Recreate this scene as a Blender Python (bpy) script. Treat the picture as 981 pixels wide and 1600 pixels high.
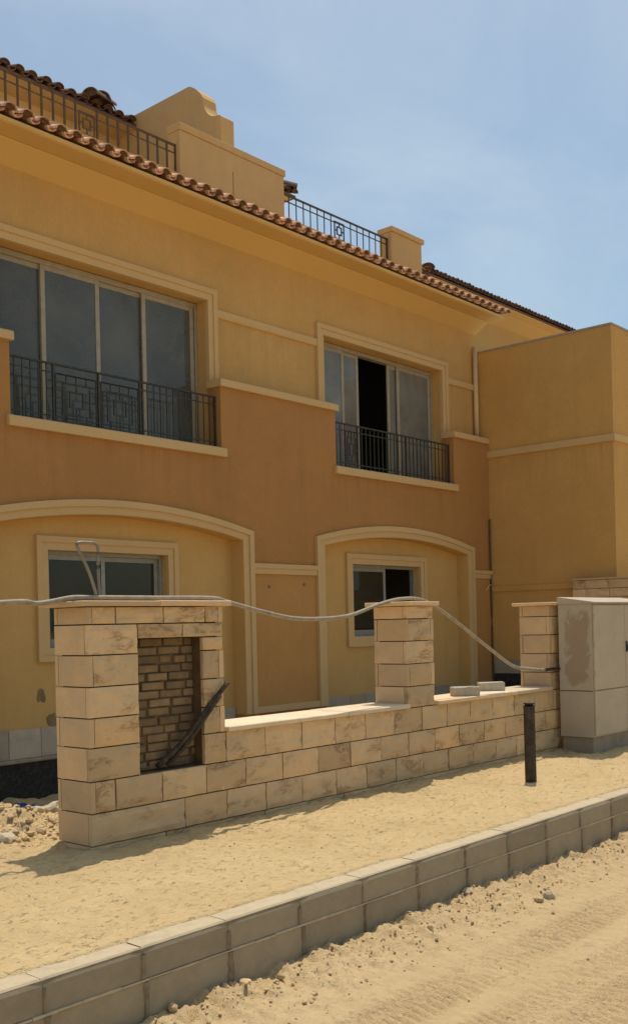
import bpy, bmesh, math, random
from mathutils import Vector, Matrix, noise
random.seed(7)
scene = bpy.context.scene
for o in list(bpy.data.objects):
    bpy.data.objects.remove(o)

# ------------------------------------------------------------------ camera
H = 1.355                                   # eye height above the sand pavement (z = 0)
YAW, PITCH, ROLL = math.radians(48.932), math.radians(0.157), math.radians(-1.328)
FPX, CXP, CYP = 1621.8, 490.5, 972.4        # focal length / principal point in photo pixels (981 x 1600)
fw = Vector((math.sin(YAW)*math.cos(PITCH), math.cos(YAW)*math.cos(PITCH), math.sin(PITCH)))
r0 = Vector((math.cos(YAW), -math.sin(YAW), 0.0)); u0 = r0.cross(fw)
c_, s_ = math.cos(ROLL), math.sin(ROLL)
CR, CU = c_*r0 + s_*u0, c_*u0 - s_*r0       # camera right / up in the world
cam_d = bpy.data.cameras.new('camera'); cam = bpy.data.objects.new('camera', cam_d)
scene.collection.objects.link(cam); scene.camera = cam
cam.matrix_world = Matrix(((CR.x, CU.x, -fw.x, 0), (CR.y, CU.y, -fw.y, 0), (CR.z, CU.z, -fw.z, H), (0, 0, 0, 1)))
cam_d.sensor_width = 36; cam_d.sensor_fit = 'AUTO'
cam_d.lens = 36*FPX/1600; cam_d.shift_y = (CYP-800)/1600
cam_d.clip_start = 0.05; cam_d.clip_end = 2000

def ray(px, py):
    return CR*((px-CXP)/FPX) - CU*((py-CYP)/FPX) + fw
def on_y(px, py, Y):
    d = ray(px, py); return Vector((0, 0, H)) + d*(Y/d.y)
def on_z(px, py, Z=0.0):
    d = ray(px, py); return Vector((0, 0, H)) + d*((Z-H)/d.z)

# ------------------------------------------------------------------ sky, sun, exposure
SUN = Vector((0.435, 0.23, 1.54)).normalized()     # towards the sun (from the pillar's shadow)
elev = math.asin(SUN.z); az = math.atan2(SUN.x, SUN.y)
world = bpy.data.worlds.new('World'); scene.world = world; world.use_nodes = True
wn = world.node_tree; wn.nodes.clear()
def N(tree, t, **kw):
    n = tree.nodes.new(t)
    for k, v in kw.items():
        setattr(n, k, v)
    return n
sky = N(wn, 'ShaderNodeTexSky', sky_type='NISHITA', sun_disc=False, sun_elevation=elev, sun_rotation=az,
        altitude=100, air_density=1.0, dust_density=2.8, ozone_density=1.3)
tc = N(wn, 'ShaderNodeTexCoord'); mp = N(wn, 'ShaderNodeMapping'); mp.inputs['Scale'].default_value = (2.0, 3.2, 5.0)
mp.inputs['Rotation'].default_value = (0.3, 0.5, 0.4)
nz = N(wn, 'ShaderNodeTexNoise'); nz.inputs['Scale'].default_value = 1.3; nz.inputs['Detail'].default_value = 7
nz.inputs['Roughness'].default_value = 0.55; nz.inputs['Distortion'].default_value = 0.6
cr = N(wn, 'ShaderNodeMapRange'); cr.inputs['From Min'].default_value = 0.40; cr.inputs['From Max'].default_value = 0.74
cr.inputs['To Min'].default_value = 0.0; cr.inputs['To Max'].default_value = 0.32
mx = N(wn, 'ShaderNodeMix', data_type='RGBA'); mx.inputs['B'].default_value = (6.2, 6.5, 7.0, 1)
bg = N(wn, 'ShaderNodeBackground'); bg.inputs['Strength'].default_value = 0.135
wo = N(wn, 'ShaderNodeOutputWorld')
L = wn.links.new
L(tc.outputs['Generated'], mp.inputs['Vector']); L(mp.outputs['Vector'], nz.inputs['Vector'])
L(nz.outputs['Fac'], cr.inputs['Value']); L(cr.outputs['Result'], mx.inputs['Factor'])
tn = N(wn, 'ShaderNodeMix', data_type='RGBA', blend_type='MULTIPLY'); tn.inputs['Factor'].default_value = 1.0; tn.inputs['B'].default_value = (0.92, 1.0, 0.94, 1)   # desert haze tint
L(sky.outputs['Color'], mx.inputs['A']); L(mx.outputs['Result'], tn.inputs['A']); L(tn.outputs['Result'], bg.inputs['Color']); L(bg.outputs['Background'], wo.inputs['Surface'])
sun_d = bpy.data.lights.new('sun', 'SUN'); sun_d.energy = 3.4; sun_d.angle = math.radians(0.6); sun_d.color = (1.0, 0.915, 0.80)
sun = bpy.data.objects.new('sun', sun_d); scene.collection.objects.link(sun)
sun.rotation_euler = (-SUN).to_track_quat('-Z', 'Y').to_euler(); sun.location = (0, 0, 30)
vs = scene.view_settings; vs.view_transform = 'Standard'; vs.look = 'None'; vs.gamma = 1.0; vs.exposure = -0.03
vs.use_curve_mapping = False

# ------------------------------------------------------------------ materials
def new_mat(name):
    m = bpy.data.materials.new(name); m.use_nodes = True
    t = m.node_tree; return m, t, t.nodes['Principled BSDF']
def coords(t, scale=(1, 1, 1), rot=(0, 0, 0)):
    c = N(t, 'ShaderNodeTexCoord'); m = N(t, 'ShaderNodeMapping')
    m.inputs['Scale'].default_value = scale; m.inputs['Rotation'].default_value = rot
    t.links.new(c.outputs['Object'], m.inputs['Vector']); return m.outputs['Vector']
def nnoise(t, vec, scale, detail=5, rough=0.55, dist=0.0):
    n = N(t, 'ShaderNodeTexNoise'); n.inputs['Scale'].default_value = scale; n.inputs['Detail'].default_value = detail
    n.inputs['Roughness'].default_value = rough; n.inputs['Distortion'].default_value = dist
    t.links.new(vec, n.inputs['Vector']); return n.outputs['Fac']
def remap(t, v, a, b, c=0.0, d=1.0):
    n = N(t, 'ShaderNodeMapRange'); n.inputs['From Min'].default_value = a; n.inputs['From Max'].default_value = b
    n.inputs['To Min'].default_value = c; n.inputs['To Max'].default_value = d
    t.links.new(v, n.inputs['Value']); return n.outputs['Result']
def mixc(t, fac, a, b, mode='MIX'):
    n = N(t, 'ShaderNodeMix', data_type='RGBA', blend_type=mode)
    for k, v in (('Factor', fac), ('A', a), ('B', b)):
        if hasattr(v, 'is_linked') or isinstance(v, bpy.types.NodeSocket): t.links.new(v, n.inputs[k])
        elif isinstance(v, (int, float)): n.inputs[k].default_value = v
        else: n.inputs[k].default_value = (*v, 1)
    return n.outputs['Result']
def mathn(t, op, a, b=None):
    n = N(t, 'ShaderNodeMath', operation=op)
    for i, v in enumerate((a, b)):
        if v is None: continue
        if isinstance(v, bpy.types.NodeSocket): t.links.new(v, n.inputs[i])
        else: n.inputs[i].default_value = v
    return n.outputs[0]
def bump(t, b, h, strength, dist=0.01):
    n = N(t, 'ShaderNodeBump'); n.inputs['Strength'].default_value = strength; n.inputs['Distance'].default_value = dist
    t.links.new(h, n.inputs['Height']); t.links.new(n.outputs['Normal'], b.inputs['Normal'])
def sc(c, k): return tuple(min(1, v*k) for v in c)

def plaster(name, col, streak=0.08, rough=0.95, bstr=0.25, grime=0.42, drip=None):
    m, t, b = new_mat(name)
    v = coords(t)
    fine = nnoise(t, coords(t, (70, 70, 14)), 1.0, 4, 0.65)          # scratched render: vertical drags
    blot = nnoise(t, v, 0.9, 6, 0.62, 0.4)
    runs = nnoise(t, coords(t, (5.5, 5.5, 0.35)), 1.0, 4, 0.6)      # rain runs
    spk = nnoise(t, v, 55, 2, 0.5)
    c1 = mixc(t, remap(t, fine, 0.3, 0.7), sc(col, 1-streak), sc(col, 1+streak))
    c2 = mixc(t, remap(t, blot, 0.35, 0.7, 0, grime), c1, sc(col, 0.72))
    c3 = mixc(t, remap(t, runs, 0.5, 0.75, 0, grime*0.9), c2, (col[0]*0.78, col[1]*0.82, col[2]*0.95))
    c3 = mixc(t, remap(t, nnoise(t, coords(t, (0.9, 0.9, 1.6)), 2.2, 7, 0.7, 0.8), 0.52, 0.70, 0, grime*0.55), c3, (min(1, col[0]*1.16), col[1]*1.16, col[2]*1.3))
    c4 = mixc(t, remap(t, spk, 0.62, 0.75, 0, 0.25), c3, sc(col, 1.25))
    if drip is not None:      # dirty rain runs starting under a ledge
        sx = N(t, 'ShaderNodeSeparateXYZ'); t.links.new(v, sx.inputs[0])
        fall = mathn(t, 'MULTIPLY', remap(t, sx.outputs['Z'], drip-0.75, drip, 0, 1), remap(t, sx.outputs['Z'], drip+0.001, drip+0.03, 1, 0))
        st = remap(t, nnoise(t, coords(t, (9, 9, 0.5)), 1.0, 5, 0.7), 0.50, 0.68, 0, 1)
        c4 = mixc(t, mathn(t, 'MULTIPLY', mathn(t, 'MULTIPLY', fall, st), 0.34), c4, (col[0]*0.55, col[1]*0.58, col[2]*0.7))
    t.links.new(c4, b.inputs['Base Color']); b.inputs['Roughness'].default_value = rough
    b.inputs['Specular IOR Level'].default_value = 0.15
    hsum = mathn(t, 'ADD', fine, mathn(t, 'MULTIPLY', spk, 0.6))
    bump(t, b, hsum, bstr, 0.006)
    return m

def limestone(name, col, veins=0.6, brown=(0.24, 0.13, 0.05), rndv=0.16):
    m, t, b = new_mat(name); v = coords(t)
    oi = N(t, 'ShaderNodeObjectInfo')
    off = N(t, 'ShaderNodeVectorMath', operation='SCALE'); cmb = N(t, 'ShaderNodeCombineXYZ')
    for i in range(3): t.links.new(oi.outputs['Random'], cmb.inputs[i])
    t.links.new(cmb.outputs[0], off.inputs[0]); off.inputs['Scale'].default_value = 37.0
    add = N(t, 'ShaderNodeVectorMath', operation='ADD'); t.links.new(v, add.inputs[0]); t.links.new(off.outputs[0], add.inputs[1])
    p = add.outputs[0]
    big = nnoise(t, p, 6, 5, 0.6, 0.5); fine = nnoise(t, p, 90, 3, 0.6); mpv = N(t, 'ShaderNodeMapping'); mpv.inputs['Scale'].default_value = (1, 1, 2.3); t.links.new(p, mpv.inputs['Vector'])
    vein = nnoise(t, mpv.outputs['Vector'], 5.5, 9, 0.74, 0.5); patch = nnoise(t, mpv.outputs['Vector'], 3.6, 3, 0.5)
    pit = nnoise(t, p, 30, 3, 0.6, 0.4)
    tone = remap(t, oi.outputs['Random'], 0, 1, 1-rndv, 1+rndv)
    base = mixc(t, remap(t, big, 0.35, 0.68), sc(col, 0.88), (col[0]*1.05, col[1]*1.0, col[2]*0.92))
    hue = mathn(t, 'FRACT', mathn(t, 'MULTIPLY', oi.outputs['Random'], 13.7))
    base = mixc(t, remap(t, hue, 0.7, 1.0, 0, 0.55), base, (col[0]*1.02, col[1]*0.84, col[2]*0.62))
    rid = remap(t, mathn(t, 'ABSOLUTE', mathn(t, 'SUBTRACT', vein, 0.53)), 0.0, 0.045, 1, 0)
    vm = mathn(t, 'MULTIPLY', rid, remap(t, patch, 0.50, 0.64, 0, veins))
    base = mixc(t, vm, base, brown)
    base = mixc(t, remap(t, pit, 0.66, 0.76, 0, veins*0.8), base, sc(brown, 1.2))
    base = mixc(t, remap(t, patch, 0.55, 0.75, 0, veins*0.55), base, (col[0]*0.62, col[1]*0.52, col[2]*0.42))
    mul = N(t, 'ShaderNodeVectorMath', operation='SCALE'); t.links.new(base, mul.inputs[0]); t.links.new(tone, mul.inputs['Scale'])
    t.links.new(mul.outputs[0], b.inputs['Base Color']); b.inputs['Roughness'].default_value = 0.9
    b.inputs['Specular IOR Level'].default_value = 0.2
    hh = mathn(t, 'ADD', mathn(t, 'MULTIPLY', fine, 0.35), mathn(t, 'SUBTRACT', big, mathn(t, 'MULTIPLY', vm, 0.9)))
    bump(t, b, hh, 0.5, 0.008)
    return m

def simple(name, col, rough=0.7, metal=0.0, var=0.15, scale=12, bstr=0.2, rnd=0.0, spec=0.3, dust=None):
    m, t, b = new_mat(name); v = coords(t)
    n1 = nnoise(t, v, scale, 5, 0.6); n2 = nnoise(t, v, scale*7, 3, 0.6)
    c = mixc(t, remap(t, n1, 0.3, 0.7), sc(col, 1-var), sc(col, 1+var))
    if rnd:
        oi = N(t, 'ShaderNodeObjectInfo'); mul = N(t, 'ShaderNodeVectorMath', operation='SCALE')
        t.links.new(c, mul.inputs[0]); t.links.new(remap(t, oi.outputs['Random'], 0, 1, 1-rnd, 1+rnd), mul.inputs['Scale']); c = mul.outputs[0]
    if dust:
        n3 = nnoise(t, v, scale*1.7, 6, 0.65, 0.5)
        c = mixc(t, remap(t, n3, 0.48, 0.62, 0, 0.85), c, dust)
    t.links.new(c, b.inputs['Base Color']); b.inputs['Roughness'].default_value = rough; b.inputs['Metallic'].default_value = metal
    b.inputs['Specular IOR Level'].default_value = spec
    if bstr: bump(t, b, mathn(t, 'ADD', n1, mathn(t, 'MULTIPLY', n2, 0.5)), bstr, 0.005)
    return m

def sand_mat(name, a, bcol, tread=False):
    m, t, b = new_mat(name); v = coords(t)
    n1 = nnoise(t, v, 1.3, 6, 0.6, 0.3); n2 = nnoise(t, v, 14, 5, 0.65); n3 = nnoise(t, v, 160, 3, 0.6)
    c = mixc(t, remap(t, n1, 0.3, 0.7), a, bcol)
    c = mixc(t, remap(t, n2, 0.35, 0.75, 0, 0.45), c, sc(a, 0.84))
    c = mixc(t, remap(t, n3, 0.55, 0.75, 0, 0.35), c, sc(bcol, 0.72))
    c = mixc(t, remap(t, nnoise(t, v, 45, 2, 0.5), 0.70, 0.76, 0, 0.5), c, sc(a, 0.45))
    t.links.new(c, b.inputs['Base Color']); b.inputs['Roughness'].default_value = 1.0; b.inputs['Specular IOR Level'].default_value = 0.05
    dent = remap(t, nnoise(t, coords(t, (1.0, 1.8, 1.0), (0, 0, -0.5)), 19, 5, 0.65, 0.4), 0.58, 0.72, 0, 1)      # scuffs, bird and foot marks
    dent = mathn(t, 'MULTIPLY', dent, remap(t, nnoise(t, v, 2.6, 4, 0.6), 0.40, 0.60, 0.15 if tread else 0.55, 0.4 if tread else 1.0))
    c = mixc(t, mathn(t, 'MULTIPLY', dent, 0.28), c, sc(a, 0.62)); t.links.new(c, b.inputs['Base Color'])  # dents also darkened in colour, painting the small shadows of the bumps
    hh = mathn(t, 'SUBTRACT', mathn(t, 'ADD', mathn(t, 'MULTIPLY', n2, 1.0), mathn(t, 'MULTIPLY', n3, 0.35)), mathn(t, 'MULTIPLY', dent, 0.7))
    bump(t, b, hh, 0.8, 0.03)
    return m

M = {}
M['yellow'] = plaster('yellow_scratched_plaster', (0.605, 0.37, 0.135), drip=5.78)
M['recess'] = plaster('recess_yellow_plaster', (0.635, 0.40, 0.145), 0.05)
M['orange'] = plaster('orange_scratched_plaster', (0.455, 0.232, 0.080), drip=3.745)
M['panel'] = plaster('light_orange_plaster', (0.53, 0.285, 0.098))
M['wing'] = plaster('wing_ochre_plaster', (0.63, 0.372, 0.125), 0.07, drip=4.47)
M['parapet'] = plaster('parapet_plaster', (0.63, 0.41, 0.185), 0.05)
M['roofroom'] = plaster('rooftop_room_plaster', (0.72, 0.50, 0.26), 0.05)
M['trim'] = plaster('cream_trim_plaster', (0.64, 0.44, 0.21), 0.04, bstr=0.12, grime=0.18)
M['soffit'] = plaster('soffit_plaster', (0.68, 0.45, 0.18), 0.04, bstr=0.12, grime=0.2)
M['plinth'] = limestone('grey_plinth_stone', (0.46, 0.40, 0.31), 0.25)
M['membrane'] = simple('black_bitumen_membrane', (0.022, 0.022, 0.02), 0.75, var=0.4, dust=(0.06, 0.05, 0.04))
M['tile'] = simple('clay_roof_tile', (0.54, 0.28, 0.16), 0.9, var=0.25, scale=9, rnd=0.25, dust=(0.82, 0.69, 0.54))
M['tile_dark'] = simple('weathered_clay_tile', (0.17, 0.095, 0.065), 0.9, var=0.3, scale=9, rnd=0.3)
M['iron'] = simple('brown_painted_iron', (0.12, 0.075, 0.035), 0.55, 0.0, var=0.3, bstr=0.05)
M['iron_dark'] = simple('dark_painted_iron', (0.048, 0.048, 0.038), 0.5, 0.0, var=0.3, bstr=0.05)
M['alu'] = simple('dusty_aluminium', (0.38, 0.345, 0.28), 0.55, 0.25, var=0.15, bstr=0.05, dust=(0.42, 0.33, 0.2))
M['alu_grey'] = simple('grey_window_aluminium', (0.30, 0.30, 0.27), 0.5, 0.2, var=0.15, bstr=0.05)
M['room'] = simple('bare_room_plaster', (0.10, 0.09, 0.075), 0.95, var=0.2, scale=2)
M['stone'] = limestone('rock_faced_limestone', (0.66, 0.485, 0.285), 0.62, (0.24, 0.13, 0.055))
M['stone_smooth'] = limestone('sawn_limestone', (0.67, 0.485, 0.29), 0.10)
M['coping'] = limestone('pale_coping_stone', (0.74, 0.61, 0.43), 0.12)
M['mortar'] = simple('brown_mortar_hollow_shade', (0.13, 0.08, 0.04), 1.0, var=0.2)
M['brick'] = simple('cement_brick', (0.225, 0.152, 0.083), 1.0, var=0.2, scale=14, rnd=0.25, bstr=0.5)
M['brick_mortar'] = simple('dark_raked_mortar', (0.15, 0.098, 0.05), 1.0, var=0.3, bstr=0.5)
M['brick_pale'] = simple('pale_cement_brick', (0.45, 0.40, 0.31), 1.0, var=0.12, scale=14, bstr=0.4)
def kerb_mat():
    m, t, b = new_mat('dusty_concrete_kerb'); v = coords(t); oi = N(t, 'ShaderNodeObjectInfo')
    n1 = nnoise(t, v, 5, 6, 0.65, 0.3); n2 = nnoise(t, v, 60, 3, 0.6); n3 = nnoise(t, v, 14, 5, 0.65, 0.4)
    col = (0.35, 0.29, 0.195)
    c = mixc(t, remap(t, n1, 0.3, 0.7), sc(col, 0.86), sc(col, 1.12))
    c = mixc(t, remap(t, n3, 0.52, 0.68, 0, 0.35), c, (0.46, 0.36, 0.225))
    mul = N(t, 'ShaderNodeVectorMath', operation='SCALE'); t.links.new(c, mul.inputs[0])
    t.links.new(remap(t, oi.outputs['Random'], 0, 1, 0.88, 1.1), mul.inputs['Scale'])
    gm = N(t, 'ShaderNodeNewGeometry'); sp = N(t, 'ShaderNodeSeparateXYZ'); t.links.new(gm.outputs['True Normal'], sp.inputs[0])
    dust = mathn(t, 'MULTIPLY', remap(t, sp.outputs['Z'], 0.55, 0.95, 0, 0.75), remap(t, n3, 0.3, 0.55, 0.5, 1.0))
    c = mixc(t, dust, mul.outputs[0], (0.56, 0.45, 0.29))
    t.links.new(c, b.inputs['Base Color']); b.inputs['Roughness'].default_value = 0.97; b.inputs['Specular IOR Level'].default_value = 0.1
    bump(t, b, mathn(t, 'ADD', n2, n3), 0.4, 0.004); return m
M['kerb'] = kerb_mat()
M['kerb_joint'] = simple('kerb_joint_mortar', (0.26, 0.205, 0.13), 1.0, var=0.25, scale=20)
M['kerb_mortar'] = simple('pale_kerb_mortar', (0.50, 0.41, 0.28), 1.0, var=0.15, scale=20)
M['sand'] = sand_mat('pavement_sand', (0.56, 0.405, 0.205), (0.64, 0.475, 0.25))
M['road'] = sand_mat('road_sand', (0.53, 0.38, 0.20), (0.61, 0.45, 0.25), True)
M['clod'] = simple('sandy_clod', (0.50, 0.36, 0.195), 1.0, var=0.2, scale=20, rnd=0.25, bstr=0.5)
M['rubble'] = simple('grey_rubble', (0.47, 0.375, 0.255), 1.0, var=0.25, scale=9, rnd=0.3, bstr=0.6)
M['plasterlump'] = simple('broken_gypsum', (0.52, 0.43, 0.30), 1.0, var=0.25, scale=12, bstr=0.6)
M['bollard'] = simple('dark_brown_steel', (0.045, 0.030, 0.020), 0.6, 0.0, var=0.35, scale=7, dust=(0.085, 0.06, 0.04))
M['hose'] = simple('grey_plastic_conduit', (0.30, 0.255, 0.195), 0.6, var=0.25, scale=14, bstr=0.1, dust=(0.40, 0.31, 0.2))
M['hose_dark'] = simple('dark_conduit_sleeve', (0.04, 0.035, 0.03), 0.6, var=0.3)
M['rod'] = simple('galvanised_rod', (0.25, 0.225, 0.19), 0.5, 0.5, var=0.2)
M['cable'] = simple('rusty_black_pipe', (0.050, 0.036, 0.024), 0.7, var=0.4, scale=10, dust=(0.10, 0.07, 0.04))
M['tarp'] = simple('blue_plastic_sheet', (0.02, 0.10, 0.30), 0.5, var=0.25)
M['flash'] = simple('grey_roof_flashing', (0.36, 0.34, 0.31), 0.8, var=0.15)
M['pipe'] = simple('cream_downpipe', (0.66, 0.50, 0.30), 0.6, var=0.08, bstr=0.05)
M['conduit'] = simple('dark_wall_conduit', (0.16, 0.085, 0.035), 0.8, var=0.2)
M['patch'] = simple('bare_cement_patch', (0.26, 0.175, 0.09), 1.0, var=0.25)
M['terrace'] = simple('pale_terrace_screed', (0.55, 0.46, 0.33), 1.0, var=0.1, scale=4)
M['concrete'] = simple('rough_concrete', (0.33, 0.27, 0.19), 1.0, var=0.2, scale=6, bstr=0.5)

def glass_mat(name, dust, dcol, tint):
    m, t, b = new_mat(name); t.nodes.remove(b)
    out = [n for n in t.nodes if n.type == 'OUTPUT_MATERIAL'][0]
    v = coords(t); n1 = nnoise(t, v, 1.4, 5, 0.6, 0.4)
    tr = N(t, 'ShaderNodeBsdfTransparent'); tr.inputs['Color'].default_value = (*tint, 1)
    df = N(t, 'ShaderNodeBsdfDiffuse'); df.inputs['Color'].default_value = (*dcol, 1)
    gl = N(t, 'ShaderNodeBsdfGlossy'); gl.inputs['Roughness'].default_value = 0.04
    fr = N(t, 'ShaderNodeFresnel'); fr.inputs['IOR'].default_value = 1.5
    m1 = N(t, 'ShaderNodeMixShader'); m2 = N(t, 'ShaderNodeMixShader')
    t.links.new(remap(t, n1, 0.3, 0.7, dust*0.7, dust*1.25), m1.inputs[0])
    t.links.new(tr.outputs[0], m1.inputs[1]); t.links.new(df.outputs[0], m1.inputs[2])
    t.links.new(fr.outputs[0], m2.inputs[0]); t.links.new(m1.outputs[0], m2.inputs[1]); t.links.new(gl.outputs[0], m2.inputs[2])
    t.links.new(m2.outputs[0], out.inputs['Surface']); return m
M['glass'] = glass_mat('dusty_window_glass', 0.60, (0.17, 0.175, 0.15), (0.5, 0.55, 0.55))
M['glass_film'] = glass_mat('filmed_window_glass', 0.72, (0.27, 0.27, 0.24), (0.5, 0.55, 0.55))
M['glass_dark'] = glass_mat('dark_window_glass', 0.35, (0.09, 0.085, 0.055), (0.5, 0.5, 0.45))

def cab_mat():
    m, t, b = new_mat('peeling_grey_cabinet_paint'); v = coords(t)
    n1 = nnoise(t, v, 3.0, 6, 0.6, 0.4); n2 = nnoise(t, v, 26, 4, 0.6)
    c = mixc(t, remap(t, n1, 0.3, 0.7), (0.45, 0.375, 0.265), (0.53, 0.445, 0.325))
    # bare brown patch on the street-side flank, ragged outline, with its own shape
    sx = N(t, 'ShaderNodeSeparateXYZ'); t.links.new(v, sx.inputs[0])
    yy = remap(t, mathn(t, 'ABSOLUTE', mathn(t, 'SUBTRACT', sx.outputs['Y'], 4.935)), 0.06, 0.20, 1, 0)
    zz = remap(t, mathn(t, 'ABSOLUTE', mathn(t, 'SUBTRACT', sx.outputs['Z'], 1.06)), 0.26, 0.48, 1, 0)
    xx = mathn(t, 'LESS_THAN', sx.outputs['X'], 9.735)
    ragged = nnoise(t, coords(t, (1, 1, 0.8)), 9.0, 6, 0.65, 0.5)
    msk = mathn(t, 'MULTIPLY', mathn(t, 'MULTIPLY', yy, zz), xx)
    msk = remap(t, mathn(t, 'MULTIPLY', msk, mathn(t, 'POWER', ragged, 1.6)), 0.13, 0.20, 0, 0.7)
    c = mixc(t, msk, c, (0.34, 0.235, 0.14))
    c = mixc(t, remap(t, n2, 0.66, 0.72, 0, 0.6), c, (0.20, 0.14, 0.08))
    t.links.new(c, b.inputs['Base Color']); b.inputs['Roughness'].default_value = 0.6; b.inputs['Specular IOR Level'].default_value = 0.25
    bump(t, b, n2, 0.08, 0.003); return m
M['cabinet'] = cab_mat()

# ------------------------------------------------------------------ helpers
WL = {}
def link(o, parent=None, loc=None):
    scene.collection.objects.link(o)
    if parent is not None:
        o.parent = parent
        o.matrix_parent_inverse = Matrix.Translation(-WL.get(parent.name, Vector((0, 0, 0))))
    return o
def tag(o, label, cat, group=None):
    o['label'] = label; o['category'] = cat
    if group: o['group'] = group
    return o
def thing(name, loc, label, cat, group=None):
    o = bpy.data.objects.new(name, None); o.location = loc; scene.collection.objects.link(o)
    o.empty_display_size = 0.2
    WL[o.name] = Vector(loc); return tag(o, label, cat, group)
def finish(name, bm, mat, parent=None, smooth=False, recalc=True):
    if recalc: bmesh.ops.recalc_face_normals(bm, faces=bm.faces)
    me = bpy.data.meshes.new(name); bm.to_mesh(me); bm.free()
    me.materials.append(M[mat] if isinstance(mat, str) else mat)
    if smooth:
        for p in me.polygons: p.use_smooth = True
    return link(bpy.data.objects.new(name, me), parent)
def inst(name, me, loc, parent=None, rot=None, scale=None):
    o = bpy.data.objects.new(name, me); o.location = loc
    if rot: o.rotation_euler = rot
    if scale: o.scale = scale
    return link(o, parent)
def add_box(bm, x0, x1, y0, y1, z0, z1, bev=0.0):
    vs_ = [bm.verts.new((x, y, z)) for x in (x0, x1) for y in (y0, y1) for z in (z0, z1)]
    fs = [bm.faces.new([vs_[i] for i in f]) for f in ((0, 1, 3, 2), (4, 6, 7, 5), (0, 4, 5, 1), (2, 3, 7, 6), (0, 2, 6, 4), (1, 5, 7, 3))]
    if bev:
        es = {e for f in fs for e in f.edges}
        bmesh.ops.bevel(bm, geom=list(es), offset=bev, segments=1, affect='EDGES')
def box(name, x0, x1, y0, y1, z0, z1, mat, parent=None, bev=0.0):
    bm = bmesh.new(); add_box(bm, x0, x1, y0, y1, z0, z1, bev); return finish(name, bm, mat, parent)
def boxes(name, lst, mat, parent=None, bev=0.0):
    bm = bmesh.new()
    for b in lst: add_box(bm, *b, bev)
    return finish(name, bm, mat, parent)
def prism_x(name, prof, x0, x1, mat, parent=None):
    """profile of (y, z) points swept along X"""
    bm = bmesh.new()
    a = [bm.verts.new((x0, y, z)) for y, z in prof]; b = [bm.verts.new((x1, y, z)) for y, z in prof]
    n = len(prof)
    for i in range(n): bm.faces.new((a[i], a[(i+1) % n], b[(i+1) % n], b[i]))
    bm.faces.new(a); bm.faces.new(b[::-1]); return finish(name, bm, mat, parent)
def prism_y(name, prof, y0, y1, mat, parent=None):
    bm = bmesh.new()
    a = [bm.verts.new((x, y0, z)) for x, z in prof]; b = [bm.verts.new((x, y1, z)) for x, z in prof]
    n = len(prof)
    for i in range(n): bm.faces.new((a[i], a[(i+1) % n], b[(i+1) % n], b[i]))
    bm.faces.new(a); bm.faces.new(b[::-1]); return finish(name, bm, mat, parent)
def catmull(pts, n=8):
    pts = [Vector(p) for p in pts]; out = []
    P = [2*pts[0]-pts[1]] + pts + [2*pts[-1]-pts[-2]]
    for i in range(1, len(P)-2):
        for k in range(n):
            t = k/n; a, b, c, d = P[i-1], P[i], P[i+1], P[i+2]
            out.append(0.5*((2*b) + (c-a)*t + (2*a-5*b+4*c-d)*t*t + (3*b-a-3*c+d)*t**3))
    out.append(pts[-1]); return out
def tube_bm(bm, pts, r, sides=8, closed=True):
    pts = [Vector(p) for p in pts]; rings = []
    for i, p in enumerate(pts):
        t = (pts[min(i+1, len(pts)-1)]-pts[max(i-1, 0)]).normalized()
        a = t.cross(Vector((0, 0, 1)))
        if a.length < 1e-3: a = t.cross(Vector((0, 1, 0)))
        a.normalize(); b = a.cross(t)
        rr = r[i] if isinstance(r, (list, tuple)) else r
        rings.append([bm.verts.new(p + (a*math.cos(2*math.pi*k/sides) + b*math.sin(2*math.pi*k/sides))*rr) for k in range(sides)])
    for i in range(len(rings)-1):
        for k in range(sides):
            bm.faces.new((rings[i][k], rings[i][(k+1) % sides], rings[i+1][(k+1) % sides], rings[i+1][k]))
    bm.faces.new(rings[0]); bm.faces.new(rings[-1][::-1])
def tube(name, pts, r, mat, parent=None, sides=8):
    bm = bmesh.new(); tube_bm(bm, pts, r, sides); return finish(name, bm, mat, parent, smooth=True)
def fbm(x, y, s, o=4, z=0.0):
    return noise.fractal(Vector((x*s, y*s, z)), 0.6, 2.1, o)
def smooth(a, b, x):
    t = max(0.0, min(1.0, (x-a)/(b-a))); return t*t*(3-2*t)

# ------------------------------------------------------------------ the ground
def lin(a, b, d):
    n = max(1, round((b-a)/d)); return [a+(b-a)*i/n for i in range(n)]
def sheet(name, xs, ys, hf, mat):
    verts = [(x, y, hf(x, y)) for y in ys for x in xs]; W = len(xs)
    faces = [(j*W+i, j*W+i+1, (j+1)*W+i+1, (j+1)*W+i) for j in range(len(ys)-1) for i in range(W-1)]
    me = bpy.data.meshes.new(name); me.from_pydata(verts, [], faces); me.materials.append(M[mat])
    for p in me.polygons: p.use_smooth = True
    o = link(bpy.data.objects.new(name, me)); o['kind'] = 'structure'; return o

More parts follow.
